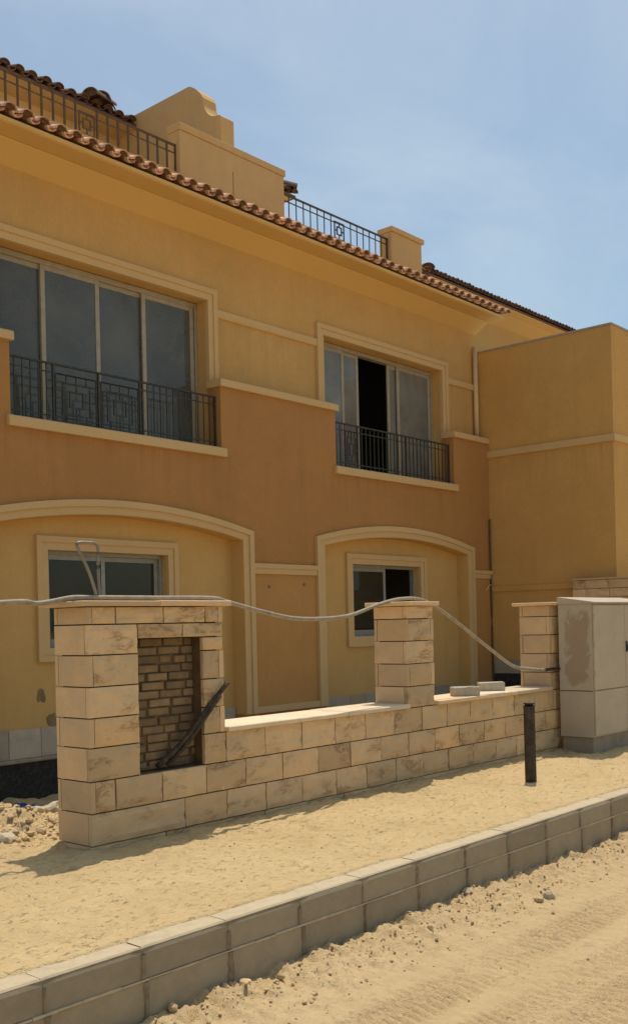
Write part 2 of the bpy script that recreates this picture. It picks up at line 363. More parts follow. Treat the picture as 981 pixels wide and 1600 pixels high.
YK, YW = 3.477, 5.202          # kerb face and boundary wall face
def h_pave(x, y):
    w = 1.0 if (-6 < x < 16 and y < 12) else 0.0
    h = 0.0
    if w:
        h += 0.016*fbm(x, y, 1.1, 3) + 0.009*fbm(x, y, 5, 3, 3.0)
        d = noise.noise(Vector((x*3.1+9, y*4.3, 1.7)))               # scuffs and foot marks
        h -= 0.030*smooth(0.16, 0.5, d)*(0.6+0.4*noise.noise(Vector((x*9, y*9, 0))))
        h += 0.012*fbm(x*1.0, y*1.7, 10, 4, 7.0)
        h += 0.020*smooth(YW-0.22, YW-0.02, y)*(0.6+0.8*noise.noise(Vector((x*2.3, 4.2, 0))))   # sand drifted against the wall
        h *= smooth(YK+0.10, YK+0.30, y) if y < YK+0.3 else 1.0
        e_ = YK+0.118+0.022*noise.noise(Vector((x*2.1, 0, 5)))+0.010*noise.noise(Vector((x*11, 0, 2)))
        h += 0.013*smooth(YK+0.34, YK+0.16, y); h -= 0.03*smooth(e_+0.02, e_-0.02, y)
    if y > 5.5 and x < 16.9:
        # spoil heap left of the pillar, then the open foundation trench by the house
        g = math.exp(-(((x-3.0)/1.5)**2 + ((y-6.35)/0.75)**2))
        h += g*(0.04+0.10*fbm(x, y, 5, 5))
        h -= 0.62*smooth(6.7, 8.3, y)*smooth(11.0, 8.5, x) 
        h += 0.05*fbm(x, y, 2.3, 4, 2)*smooth(5.6, 6.2, y)
    return h
xs = lin(-90, -6, 6)+lin(-6, 2.2, 0.12)+lin(2.2, 10.6, 0.026)+lin(10.6, 20, 0.15)+lin(20, 110, 6)+[110]
ys = lin(YK+0.08, YK+0.20, 0.012)+lin(YK+0.20, 5.32, 0.026)+lin(5.32, 7.0, 0.045)+lin(7.0, 11.2, 0.14)+lin(11.2, 40, 3)+[40]
sheet('sand_pavement', xs, ys, h_pave, 'sand')

def h_road(x, y):
    h = -0.315
    if not (-4 < x < 16 and y > -1): return h
    h += 0.014*fbm(x, y, 0.9, 3, 11)
    near = smooth(YK-0.75, YK-0.08, y)
    h += 0.045*near*(0.55+0.7*noise.noise(Vector((x*1.9, y*2.2, 8)))) + 0.040*near*fbm(x, y, 8, 5, 2)
    # rolled tyre bands running along the kerb with cross lugs
    for y0, w_, ph in ((2.62, 0.17, 0.0), (2.28, 0.14, 1.7), (1.95, 0.2, 0.6), (1.55, 0.18, 2.4), (1.15, 0.2, 1.0)):
        yy = y-(y0+0.06*math.sin(x*0.35+ph)); m = smooth(w_, w_*0.55, abs(yy))
        if m > 0:
            k = 0.35+0.65*smooth(-0.45, 0.1, noise.noise(Vector((x*0.8, y0*3, 2))))
            h -= 0.010*m; h += 0.018*m*k*math.sin(2*math.pi*(x+0.35*abs(yy)*(1 if ph < 1.2 else -1))/0.058+ph)
    h += 0.0075*fbm(x, y, 12, 4, 4)
    return h
xs = lin(-90, -4, 6)+lin(-4, 2.3, 0.09)+lin(2.3, 8.2, 0.0145)+lin(8.2, 14, 0.09)+lin(14, 110, 6)+[110]
ys = lin(-110, -1, 8)+lin(-1, 1.5, 0.1)+lin(1.5, YK+0.03, 0.024)+[YK+0.03]
sheet('sand_road', xs, ys, h_road, 'road')
g = bmesh.new(); add_box(g, -900, 900, -900, 900, -1.4, -1.25)
o = finish('ground', g, 'road'); o['kind'] = 'structure'

# ------------------------------------------------------------------ kerb
KL, KG = 0.5, 0.0035
kx0 = 2.338-KL*7
kcore = box('kerb', kx0, kx0+KL*34, YK+0.006, YK+0.14, -0.5, -0.006, 'kerb_joint'); kcore['kind'] = 'structure'
def kerb_mesh(top):
    bm = bmesh.new()
    if top:
        prof = [(0, -0.134), (0, -0.026), (0.006, -0.010), (0.020, 0.0), (0.145, 0.003), (0.145, -0.134)]
    else:
        prof = [(0.0, -0.46), (0.0, -0.149), (0.010, -0.146), (0.14, -0.146), (0.14, -0.46)]
    n = 8; rows = []
    for i in range(n+1):
        x = KG + (KL-2*KG)*i/n
        e = 0.004 if i in (0, n) else 0.0
        rows.append([bm.verts.new((x, y + (e if y < 0.07 else 0) + 0.0018*noise.noise(Vector((x*9, z*30, 3 if top else 9))), z-e*0.7)) for y, z in prof])
    k = len(prof)
    for i in range(n):
        for j in range(k): bm.faces.new((rows[i][j], rows[i][(j+1) % k], rows[i+1][(j+1) % k], rows[i+1][j]))
    bm.faces.new(rows[0]); bm.faces.new(rows[-1][::-1])
    bmesh.ops.recalc_face_normals(bm, faces=bm.faces)
    me = bpy.data.meshes.new('kerb_stone'); bm.to_mesh(me); bm.free(); me.materials.append(M['kerb']); return me
kt, kb = kerb_mesh(True), kerb_mesh(False)
for i in range(34):
    x = kx0+i*KL
    inst('kerb_stone', kt, (x+random.uniform(-.002, .002), YK+random.uniform(-.002, .002), random.uniform(-.002, .001)), kcore, (random.uniform(-.004, .004), random.uniform(-.002, .002), random.uniform(-.002, .002)))
    inst('kerb_base_stone', kb, (x+0.02+random.uniform(-.003, .003), YK+0.001+random.uniform(-.003, .003), 0), kcore)
# pale bedding mortar squeezed out between the two courses, dark smears on the upright joints
bm = bmesh.new()
x = kx0
while x < kx0+34*KL:
    l = random.uniform(0.10, 0.3); d = random.uniform(0.004, 0.008)
    add_box(bm, x, x+l, YK-d, YK+0.03, -0.1435-random.uniform(0, .003), -0.1365+random.uniform(-.002, .003)); x += l+0.002
finish('bedding_mortar', bm, 'kerb_mortar', kcore)
for i in range(35):
    for dx, z0, z1 in ((0, -0.132, -0.03-random.uniform(0, .03)), (0.02, -0.33, -0.15)):
        bm = bmesh.new(); n = 7; w0 = random.uniform(0.008, 0.022); xc = kx0+i*KL+dx+random.uniform(-.006, .006)
        P = [[bm.verts.new((xc+sg*(w0*(0.6+0.7*random.random())), YK-d_, z0+(z1-z0)*k/n)) for sg, d_ in ((-1, -0.004), (-0.5, 0.0035), (0.5, 0.0035), (1, -0.004))] for k in range(n+1)]
        for k in range(n):
            for q in range(3): bm.faces.new((P[k][q], P[k][q+1], P[k+1][q+1], P[k+1][q]))
        finish('joint_mortar', bm, 'kerb_joint', kcore)

# ------------------------------------------------------------------ the villa
villa = thing('villa', (12.0, 10.5, 0), 'two-storey yellow and orange plaster villa with arched recesses and tiled eave', 'house')
XL, XR = 2.2, 17.225                       # extent of the facade
D0, D1 = 10.50, 10.74                      # lower (orange) and upper (yellow) wall faces
CX = (8.48, 14.36)                         # bay centres
HW = 1.685                                 # half width of the upper openings
AO, AI = 2.245, 2.05
NARC = 28
def arc(cx, hw, spring, peak):
    return [(cx-hw+2*hw*i/NARC, spring+(peak-spring)*(1-(2*i/NARC-1)**2)) for i in range(NARC+1)]
ZT = 4.74
# lower wall
lst = [(XL, CX[0]-AI, D0, D1, -0.9, 2.60), (CX[0]+AI, CX[1]-AI, D0, D1, -0.9, 2.60), (CX[1]+AI, XR, D0, D1, -0.9, 2.60),
       (XL, CX[0]-AI, D0, D1, 2.60, 3.02), (CX[0]+AI, CX[1]-AI, D0, D1, 2.60, 3.02), (CX[1]+AI, XR, D0, D1, 2.60, 3.02),
       (XL, XR, D0, D1, 3.02, 3.80)]
xa = XL
for cx in CX:
    lst.append((xa, cx-HW, D0, D1+0.02, 3.80, ZT)); xa = cx+HW
lst.append((xa, XR, D0, D1+0.02, 3.80, ZT))
bm = bmesh.new()
for b in lst: add_box(bm, *b)
for cx in CX:
    a = arc(cx, AI, 2.60, 2.81)
    for i in range(NARC):
        (xa_, za), (xb_, zb) = a[i], a[i+1]
        v = [bm.verts.new(p) for p in ((xa_, D0, za), (xb_, D0, zb), (xb_, D0, 3.02), (xa_, D0, 3.02), (xa_, D1, za), (xb_, D1, zb))]
        bm.faces.new(v[:4]); bm.faces.new((v[0], v[4], v[5], v[1]))
finish('lower_wall', bm, 'orange', villa, recalc=True)
# upper wall with its openings (head at 6.0)
ZH, ZW = 6.0, 6.95
lst = [(XL, XR, D1, D1+0.22, ZH, ZW)]
xa = XL
for cx in CX:
    lst.append((xa, cx-HW-0.002, D1, D1+0.22, 3.6, ZH)); xa = cx+HW+0.002
lst.append((xa, XR, D1, D1+0.22, 3.6, ZH))
boxes('upper_wall', lst, 'yellow', villa)
box('end_wall', XR-0.2, XR, D1+0.22, 16.5, 2.0, 6.95, 'yellow', villa)
# flat panel, bands and base between the arches
box('wall_panel', CX[0]+AO, CX[1]-AO, D0-0.004, D0+0.02, 0.19, 2.12, 'panel', villa)
box('wall_panel', CX[1]+AO, XR-0.004, D0-0.004, D0+0.02, 0.19, 2.17, 'panel', villa)
for a, b, z in ((CX[0]+AO, CX[1]-AO, 2.12), (CX[1]+AO, XR-0.006, 2.165), (XL, CX[0]-AO, 2.12)):
    prism_x('wall_band', [(D0+0.02, z), (D0-0.035, z), (D0-0.035, z+0.07), (D0-0.055, z+0.09), (D0-0.055, z+0.15), (D0+0.02, z+0.15)], a, b, 'trim', villa)
    prism_x('panel_base', [(D0+0.02, 0.10), (D0-0.04, 0.10), (D0-0.04, 0.19), (D0+0.02, 0.19)], a, b, 'trim', villa)
for x, z in ((11.06, 1.933), (11.84, 1.981)):
    bm = bmesh.new(); tube_bm(bm, [(x, D0-0.012, z), (x, D0+0.02, z)], 0.028, 8); finish('fixing_hole', bm, 'patch', villa)

def frame_strip(name, pin, pout, yf, yb, mat, parent):
    """a flat moulding between two matching (x, z) paths, proud of the wall"""
    bm = bmesh.new(); n = len(pin)
    A = [bm.verts.new((x, yf, z)) for x, z in pin]; B = [bm.verts.new((x, yf, z)) for x, z in pout]
    A2 = [bm.verts.new((x, yb, z)) for x, z in pin]; B2 = [bm.verts.new((x, yb, z)) for x, z in pout]
    for i in range(n-1):
        bm.faces.new((A[i], A[i+1], B[i+1], B[i])); bm.faces.new((A[i], A2[i], A2[i+1], A[i+1])); bm.faces.new((B[i], B[i+1], B2[i+1], B2[i]))
    bm.faces.new((A[0], B[0], B2[0], A2[0])); bm.faces.new((A[-1], A2[-1], B2[-1], B[-1]))
    return finish(name, bm, mat, parent)
def arch_path(cx, hw, spring, peak, z0=0.10):
    return [(cx-hw, z0)] + arc(cx, hw, spring, peak) + [(cx+hw, z0)]

def room(cx0, cx1, y0, z0, z1, depth=2.6):
    bm = bmesh.new(); x0, x1 = cx0-0.5, cx1+0.5
    add_box(bm, x0, x1, y0, y0+depth, z0, z1)
    fs = [f for f in bm.faces if all(abs(v.co.y-y0) < 1e-4 for v in f.verts)]
    bmesh.ops.delete(bm, geom=fs, context='FACES'); return finish('room_interior', bm, 'room', villa, recalc=False)
def sash(win, x0, x1, z0, z1, y, fmat, gmat, st=0.06, rl=0.06, t=0.03):
    f = boxes('sash_frame', [(x0, x0+st, y, y+t, z0, z1), (x1-st, x1, y, y+t, z0, z1), (x0+st, x1-st, y+0.002, y+t-0.002, z0, z0+rl), (x0+st, x1-st, y+0.002, y+t-0.002, z1-rl, z1)], fmat, win, 0.003)
    box('pane', x0+st-0.005, x1-st+0.005, y+0.011, y+0.017, z0+rl-0.005, z1-rl+0.005, gmat, win)

def railing(name, x0, x1, y, z0, z1, posts, orn, mat, pitch, sec):
    """thin iron railing: rails = the part, each bar and each square ornament a piece of it"""
    bm = bmesh.new()
    add_box(bm, x0, x1, y-0.016, y+0.016, z1-0.022, z1)
    add_box(bm, x0, x1, y-0.007, y+0.007, sec-0.014, sec)
    if name == 'balcony_railing': add_box(bm, x0, x1, y-0.007, y+0.007, z0+0.085, z0+0.10)
    rl = finish(name, bm, mat, villa)
    zt, zb = z1-0.021, z0
    def bmm(w):
        b = bmesh.new(); add_box(b, -w, w, -w, w, zb, zt); me = bpy.data.meshes.new('bar'); b.to_mesh(me); b.free(); me.materials.append(M[mat]); return me
    thin, thick = bmm(0.0115 if name == 'roof_railing' and mat == 'iron' else 0.0065), bmm(0.013)
    for p in posts: inst('post', thick, (p, y+0.001, 0), rl)
    n = round((x1-x0)/pitch)
    for i in range(1, n):
        x = x0+(x1-x0)*i/n
        if any(abs(x-p) < 0.03 for p in posts): continue
        if any(a-0.01 < x < b+0.01 for a, b, _ in orn): continue
        inst('baluster', thin, (x, y+0.001, 0), rl)
    for a, b, style in orn:
        bm = bmesh.new(); w = 0.009 if style == 'roof' else 0.0065; zc, hh = (sec+zb+0.03)/2, (sec-zb-0.03)/2; xc, hw_ = (a+b)/2, (b-a)/2
        def rect(hx, hz, cz=zc, cxx=xc):
            add_box(bm, cxx-hx-w, cxx-hx+w, y-0.008, y+0.008, cz-hz, cz+hz); add_box(bm, cxx+hx-w, cxx+hx+w, y-0.008, y+0.008, cz-hz, cz+hz)
            add_box(bm, cxx-hx+w, cxx+hx-w, y-0.007, y+0.007, cz-hz, cz-hz+2*w); add_box(bm, cxx-hx+w, cxx+hx-w, y-0.007, y+0.007, cz+hz-2*w, cz+hz)
        if style == 'roof':
            rect(hw_*0.95, hh*1.15); rect(hw_*0.45, hh*0.55)
            for s in (-1, 1):
                add_box(bm, xc+s*hw_*0.7-hw_*0.22, xc+s*hw_*0.7+hw_*0.22, y-0.006, y+0.006, zc-w, zc+w)
                add_box(bm, xc-w, xc+w, y-0.006, y+0.006, zc+s*hh*0.85-hh*0.28, zc+s*hh*0.85+hh*0.28)
        else:
            rect(hw_*0.93, hh*0.98); rect(hw_*0.62, hh*0.66); rect(hw_*0.30, hh*0.34)
            for s in (-1, 1):
                add_box(bm, xc+s*hw_*0.62-hw_*0.31, xc+s*hw_*0.62+hw_*0.31, y-0.006, y+0.006, zc-w, zc+w)
                add_box(bm, xc-w, xc+w, y-0.006, y+0.006, zc+s*hh*0.67-hh*0.33, zc+s*hh*0.67+hh*0.33)
                for q in (-1, 1):
                    add_box(bm, xc+q*hw_*0.46-w, xc+q*hw_*0.46+w, y-0.006, y+0.006, zc+s*hh*0.80-hh*0.16, zc+s*hh*0.80+hh*0.16)
                    add_box(bm, xc+q*hw_*0.78-hw_*0.14, xc+q*hw_*0.78+hw_*0.14, y-0.006, y+0.006, zc+s*hh*0.42-w, zc+s*hh*0.42+w)
        finish('square_ornament', bm, mat, rl)
    return rl

for bi, cx in enumerate(CX):
    # ---- ground floor: arched recess with its window
    wx0, wx1, wz0, wz1 = cx-1.09, cx+0.83, 1.15, 2.35
    R0 = D0+0.22
    boxes('recess_wall', [(cx-AI-0.3, wx0, R0, R0+0.2, -0.9, 3.0), (wx1, cx+AI+0.3, R0, R0+0.2, -0.9, 3.0), (wx0, wx1, R0, R0+0.2, wz1, 3.0), (wx0, wx1, R0, R0+0.2, -0.9, wz0)], 'recess', villa)
    frame_strip('arch_surround', arch_path(cx, AI-0.004, 2.60, 2.81), arch_path(cx, AI+0.11, 2.665, 2.905), D0-0.03, D0+0.04, 'trim', villa)
    frame_strip('arch_surround', arch_path(cx, AI+0.11, 2.665, 2.905), arch_path(cx, AO, 2.725, 2.99), D0-0.055, D0+0.04, 'trim', villa)
    frame_strip('arch_reveal', arch_path(cx, AI-0.009, 2.592, 2.802), arch_path(cx, AI+0.0005, 2.601, 2.811), D0-0.022, R0+0.01, 'recess', villa)
    t1, t2 = 0.09, 0.165
    def loop(g_): return [(wx0-g_, wz0-g_), (wx0-g_, wz1+g_), (wx1+g_, wz1+g_), (wx1+g_, wz0-g_), (wx0-g_, wz0-g_)]
    frame_strip('window_surround', loop(-0.002), loop(t1), R0-0.03, R0+0.03, 'trim', villa)
    frame_strip('window_surround', loop(t1), loop(t2), R0-0.05, R0+0.03, 'trim', villa)
    w = boxes('window', [(wx0, wx0+0.05, R0+0.10, R0+0.19, wz0, wz1), (wx1-0.05, wx1, R0+0.10, R0+0.19, wz0, wz1), (wx0+0.05, wx1-0.05, R0+0.102, R0+0.188, wz1-0.05, wz1), (wx0+0.05, wx1-0.05, R0+0.102, R0+0.188, wz0, wz0+0.045)], 'alu_grey', villa, 0.003)
    if bi == 0:
        sash(w, wx0+0.05, wx0+0.96, wz0+0.045, wz1-0.05, R0+0.11, 'alu_grey', 'glass_dark')
        sash(w, wx0+0.90, wx1-0.05, wz0+0.045, wz1-0.05, R0+0.145, 'alu_grey', 'glass_dark')
    else:
        sash(w, wx0+0.05, wx0+1.06, wz0+0.045, wz1-0.05, R0+0.11, 'alu_grey', 'glass_dark')
        sash(w, wx0+0.10, wx0+1.02, wz0+0.045, wz1-0.05, R0+0.145, 'alu_grey', 'glass_dark')
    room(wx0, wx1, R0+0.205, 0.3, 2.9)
    # plinth slabs at the foot of the recess, membrane below
    x = cx-AI
    while x < cx+AI-0.01:
        l = min(random.uniform(0.36, 0.46), cx+AI-x)
        box('plinth_stone', x+0.003, x+l-0.003, R0-0.035+random.uniform(0, .006), R0+0.01, -0.145, 0.20+random.uniform(-.006, .006), 'plinth', villa, 0.004); x += l
    box('plinth_ledge', cx-AI, cx+AI, R0-0.10, R0+0.01, -0.19, -0.147, 'concrete', villa, 0.01)
    box('membrane', cx-AI, cx+AI, R0-0.06, R0+0.02, -1.2, -0.192, 'membrane', villa)
    # ---- upper floor: wide sliding window behind an iron railing
    ox0, ox1, oz0 = cx-HW, cx+HW, 3.87
    prism_x('window_sill', [(D0-0.06, 3.745), (D0-0.06, 3.855), (D0-0.045, 3.87), (D1+0.25, 3.885), (D1+0.25, 3.745)], ox0-0.055, ox1+0.055, 'trim', villa)
    g1 = [(ox0, 4.852), (ox0, ZH), (ox1, ZH), (ox1, 4.852)]
    def up(q): return [(ox0-q, 4.852), (ox0-q, ZH+q), (ox1+q, ZH+q), (ox1+q, 4.852)]
    frame_strip('window_surround', up(-0.003), up(0.09), D1-0.035, D1+0.03, 'trim', villa)
    frame_strip('window_surround', up(0.09), up(0.165), D1-0.055, D1+0.03, 'trim', villa)
    YG = D1+0.23
    w = boxes('window', [(ox0, ox0+0.05, YG-0.03, YG+0.09, oz0, ZH-0.01), (ox1-0.05, ox1, YG-0.03, YG+0.09, oz0, ZH-0.01), (ox0+0.05, ox1-0.05, YG-0.028, YG+0.088, ZH-0.075, ZH-0.01), (ox0+0.05, ox1-0.05, YG-0.028, YG+0.088, oz0+0.018, oz0+0.06)], 'alu', villa, 0.003)
    zb_, zt_ = oz0+0.06, ZH-0.075
    if bi == 0:
        for a, b, dy in ((6.84, 7.62, 0.035), (7.55, 8.45, 0.0), (8.36, 9.24, 0.035), (9.16, 10.10, 0.0)):
            sash(w, a, b, zb_, zt_, YG+dy-0.02, 'alu', 'glass', st=0.065)
    else:
        for a, b, dy, gm in ((12.72, 13.47, 0.0, 'glass_film'), (13.02, 13.90, 0.035, 'glass_film'), (14.72, 15.60, 0.035, 'glass_film'), (14.96, 15.98, 0.0, 'glass_film')):
            sash(w, a, b, zb_, zt_, YG+dy-0.02, 'alu', gm, st=0.065)
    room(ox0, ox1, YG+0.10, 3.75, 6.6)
    o_ = [(7.47, 8.12, 's'), (8.15, 8.79, 's')] if bi == 0 else [(13.03, 13.36, 's')]
    railing('balcony_railing', ox0+0.008, ox1-0.008, D0+0.10, 3.872, 4.61, [ox0+0.022]+([7.46, 8.135, 8.80] if bi == 0 else [13.35, 14.7])+[ox1-0.022], o_, 'iron_dark', 0.112, 4.50)

# copings on the orange wall, string courses on the yellow wall
segs = [(XL, CX[0]-HW+0.035), (CX[0]+HW-0.035, CX[1]-HW+0.035), (CX[1]+HW-0.035, XR-0.008)]
for a, b in segs:
    prism_x('wall_coping', [(D0-0.05, ZT), (D0-0.05, ZT+0.095), (D0-0.03, ZT+0.11), (D1+0.01, ZT+0.112), (D1+0.01, ZT)], a, b, 'trim', villa)
for a, b in ((XL, CX[0]-HW-0.167), (CX[0]+HW+0.167, CX[1]-HW-0.167), (CX[1]+HW+0.167, XR-0.01)):
    prism_x('string_course', [(D1+0.02, 5.785), (D1-0.03, 5.785), (D1-0.045, 5.80), (D1-0.045, 5.895), (D1+0.02, 5.905)], a, b, 'trim', villa)
# cornice and eave
prism_x('cornice', [(D1+0.10, 6.885), (D1-0.004, 6.885), (10.45, 7.055), (10.44, 7.075), (D1+0.10, 7.075)], XL, XR+0.02, 'soffit', villa)
prism_x('eave_soffit', [(D1+0.15, 7.076), (10.15, 7.082), (10.125, 7.095), (10.12, 7.133), (D1+0.15, 7.31)], XL, XR+0.09, 'soffit', villa)

def tile_mesh(r1, r2, ln, mat, convex=True, t=0.013, seg=8):
    bm = bmesh.new(); s = 1 if convex else -1
    R = []
    for y, r in ((0, r1), (ln, r2)):
        for rr in (r, r-t):
            R.append([bm.verts.new((rr*math.cos(math.pi*k/seg), y, s*rr*math.sin(math.pi*k/seg)*0.78)) for k in range(seg+1)])
    a, b, c, d = R
    for k in range(seg):
        bm.faces.new((a[k], a[k+1], c[k+1], c[k])); bm.faces.new((b[k], d[k], d[k+1], b[k+1])); bm.faces.new((a[k], b[k], b[k+1], a[k+1])); bm.faces.new((c[k], c[k+1], d[k+1], d[k]))
    for k in (0, seg): bm.faces.new((a[k], c[k], d[k], b[k]))
    if convex:
        hollow_shade = bm.faces.new([bm.verts.new(((r1-t-.001)*math.cos(math.pi*k/seg), 0.035, (r1-t-.001)*math.sin(math.pi*k/seg)*0.78)) for k in range(seg+1)]); hollow_shade.material_index = 1  # dark mortar-coloured face paints in the shade of the hollow
    bmesh.ops.recalc_face_normals(bm, faces=bm.faces)
    me = bpy.data.meshes.new('roof_tile'); bm.to_mesh(me); bm.free(); me.materials.append(M[mat]); me.materials.append(M['mortar'])
    for p in me.polygons: p.use_smooth = len(p.vertices) == 4 and False
    return me
PT = 0.2295
def tiled_eave(parent, x0, x1, y, z, slope, mat, rows=2, pitch=PT):
    k = pitch/PT
    cov, pan = tile_mesh(0.086*k, 0.074*k, 0.50, mat), tile_mesh(0.066*k, 0.078*k, 0.46, mat, False)
    n = round((x1-x0)/pitch)
    for r in range(rows):
        for i in range(n+1):
            x = x0+i*pitch; dy = 0.38*r
            j = lambda s: random.uniform(-s, s)
            inst('cover_tile', cov, (x+j(.006), y+dy*math.cos(slope)+j(.014), z+0.075+dy*math.sin(slope)+j(.006)), parent, (slope+j(.02), j(.03), j(.025)))
            if i < n: inst('pan_tile', pan, (x+pitch/2+j(.004), y+0.018+dy*math.cos(slope)+j(.008), z+0.078+dy*math.sin(slope)), parent, (slope, j(.02), j(.02)))
SL = math.radians(19)
deck = prism_x('eave_roof', [(10.16, 7.145), (10.92, 7.145+0.76*math.tan(SL)), (10.92, 7.10+0.76*math.tan(SL)), (10.16, 7.115)], XL, XR+0.07, 'mortar', villa)
tiled_eave(deck, 2.45+0.005, XR+0.06, 10.055, 7.125, SL, 'tile')
# upstand with roof railings, solid parapet, end pier
YP = 10.86
box('parapet_upstand', XL, 15.72, YP, YP+0.16, 7.2, 7.735, 'parapet', villa)
railing('roof_railing', 3.0, 9.80, YP+0.04, 7.737, 8.135, [3.02, 9.785], [(8.15, 8.40, 'roof')], 'iron', 0.170, 8.02)
railing('roof_railing', 11.97, 14.70, YP+0.04, 7.737, 8.125, [14.685], [(13.25, 13.50, 'roof')], 'iron_dark', 0.170, 8.02)
pp = box('solid_parapet', 9.79, 11.94, YP-0.05, YP+0.2, 7.3, 8.33, 'parapet', villa, 0.008)
box('parapet_cap', 9.785, 11.965, YP-0.065, YP+0.22, 8.332, 8.43, 'parapet', villa, 0.006)
box('parapet_joint', 10.82, 10.835, YP-0.053, YP-0.04, 7.35, 8.05, 'patch', villa)
box('end_pier', 14.71, 15.62, YP-0.05, YP+0.22, 7.3, 8.235, 'parapet', villa, 0.008)
box('pier_cap', 14.69, 15.67, YP-0.08, YP+0.25, 8.237, 8.325, 'parapet', villa, 0.006)
# party wall running back from the parapet, with a scooped end
prof = [(13.6, 7.3), (11.075, 7.3), (11.075, 8.985), (11.10, 9.01), (11.16, 9.02)]
for k in range(1, 11):
    a = math.pi/2*k/10
    prof.append((11.16+0.29*math.sin(a), 9.39-0.37*math.cos(a)))
prof += [(11.50, 9.47), (11.60, 9.57), (11.70, 9.64), (11.76, 9.665), (13.6, 9.665)]
prism_x('party_wall', prof, 10.86, 11.13, 'parapet', villa)

box('terrace_floor', XL, XR-0.01, YP+0.21, 13.5, 7.2, 7.32, 'terrace', villa)
# rooftop room set back behind the terrace, with its tiled eave
prism_x('rooftop_room_wall', [(13.5, 6.9), (13.5, 9.40), (16.5, 9.40), (16.5, 6.9)], 3.0, 14.35, 'roofroom', villa)
prism_x('rooftop_soffit', [(13.5, 9.40), (13.06, 9.43), (13.05, 9.47), (13.6, 9.50)], 2.7, 14.62, 'parapet', villa)
bm = bmesh.new()
v = [bm.verts.new(p) for p in ((2.6, 13.02, 9.49), (14.7, 13.02, 9.49), (14.7, 17.4, 9.49), (2.6, 17.4, 9.49), (4.8, 15.2, 10.25), (12.5, 15.2, 10.25), (2.6, 13.02, 9.44), (14.7, 13.02, 9.44), (14.7, 17.4, 9.44), (2.6, 17.4, 9.44))]
for f in ((0, 1, 5, 4), (1, 2, 5), (2, 3, 4, 5), (3, 0, 4), (6, 7, 1, 0), (7, 8, 2, 1), (8, 9, 3, 2), (9, 6, 0, 3), (9, 8, 7, 6)): bm.faces.new([v[i] for i in f])
rr = finish('rooftop_room_roof', bm, 'tile_dark', villa)
tiled_eave(rr, 6.6, 14.72, 12.96, 9.45, SL, 'tile_dark', 1)
rid = tile_mesh(0.16, 0.12, 0.55, 'tile_dark', True, 0.02, 10)
inst('ridge_tile', rid, (10.10, 12.95, 9.62), rr, (0.15, 0, -0.9)); inst('ridge_tile', rid, (14.62, 12.95, 9.55), rr, (SL, 0, 0.75)); inst('ridge_tile', rid, (9.85, 12.9, 9.56), rr, (0.1, 0, -1.3))

# downpipe in the corner, thin conduit below, plaster damage
tube('downpipe', [(17.12, D1-0.07, 6.62), (17.12, D1-0.07, 4.86)], 0.045, 'pipe', villa, 12)
tube('wall_conduit', catmull([(17.18, D0-0.03, 3.3), (17.185, D0-0.03, 2.4), (17.18, D0-0.03, 1.2), (17.19, D0-0.03, 0.0)], 4), 0.016, 'conduit', villa)
tube('loose_wire', catmull([(17.19, D0-0.04, 2.03), (16.95, D0-0.14, 2.04), (16.78, D0-0.17, 1.93)], 5), 0.009, 'pipe', villa, 5)
for (px, py, s) in ((66, 1088, 0.7), (83, 1125, 0.8)):
    p = on_y(px, py, D0+0.205); bm = bmesh.new(); n = 11
    ring = [bm.verts.new((p.x+s*0.12*math.cos(2*math.pi*k/n)*(0.6+0.5*random.random()), D0+0.216, p.z+s*0.13*math.sin(2*math.pi*k/n)*(0.6+0.5*random.random()))) for k in range(n)]
    back = [bm.verts.new((q.co.x, D0+0.223, q.co.z)) for q in ring]
    bm.faces.new(ring)
    for k in range(n): bm.faces.new((ring[k], ring[(k+1) % n], back[(k+1) % n], back[k]))
    finish('plaster_damage', bm, 'patch', villa)

# ------------------------------------------------------------------ neighbouring villa: side wing and higher roof beyond
nb = thing('neighbouring_villa', (20.5, 8.0, 0), 'plain ochre block jutting forward on the right with flat grey-edged top', 'house')
WX, WY = 17.233, 7.955
box('wing_wall', WX, 25.0, WY, 13.4, -0.9, 6.52, 'wing', nb)
box('wing_flashing', WX-0.02, 25.02, WY-0.02, 13.42, 6.521, 6.55, 'flash', nb)
boxes('wing_band', [(WX-0.04, WX+0.02, WY-0.04, D0-0.002, 4.475, 4.60), (WX+0.02, 25.03, WY-0.041, WY+0.02, 4.475, 4.60)], 'trim', nb)
box('wing_band', WX-0.035, WX+0.02, 8.70, D0-0.002, 1.915, 2.01, 'wing', nb)
box('wing_plinth', WX-0.03, WX+0.02, 5.8, D0-0.06, 0.36, 0.62, 'plinth', nb)
box('wing_membrane', WX-0.05, WX+0.02, 7.95, D0-0.06, -1.0, 0.358, 'membrane', nb)
box('rear_wall', 17.35, 30.0, 14.1, 14.4, 4.0, 9.32, 'yellow', nb)
prism_x('rear_wall_band', [(14.1, 8.02), (14.03, 8.02), (14.03, 8.20), (14.1, 8.20)], 17.4, 30.0, 'trim', nb)
prism_x('rear_soffit', [(14.1, 9.07), (13.75, 9.27), (13.56, 9.33), (13.55, 9.38), (14.2, 9.42)], 19.9, 30.0, 'soffit', nb)
box('terrace_wall', 17.3, 19.2, 13.5, 13.7, 6.9, 8.75, 'parapet', nb)
bm = bmesh.new()
v = [bm.verts.new(p) for p in ((19.7, 13.52, 9.39), (30.4, 13.52, 9.39), (30.4, 19, 9.39), (19.7, 19, 9.39), (22.4, 16.2, 10.27), (27.5, 16.2, 10.27), (19.7, 13.52, 9.355), (30.4, 13.52, 9.355), (30.4, 19, 9.355), (19.7, 19, 9.355))]
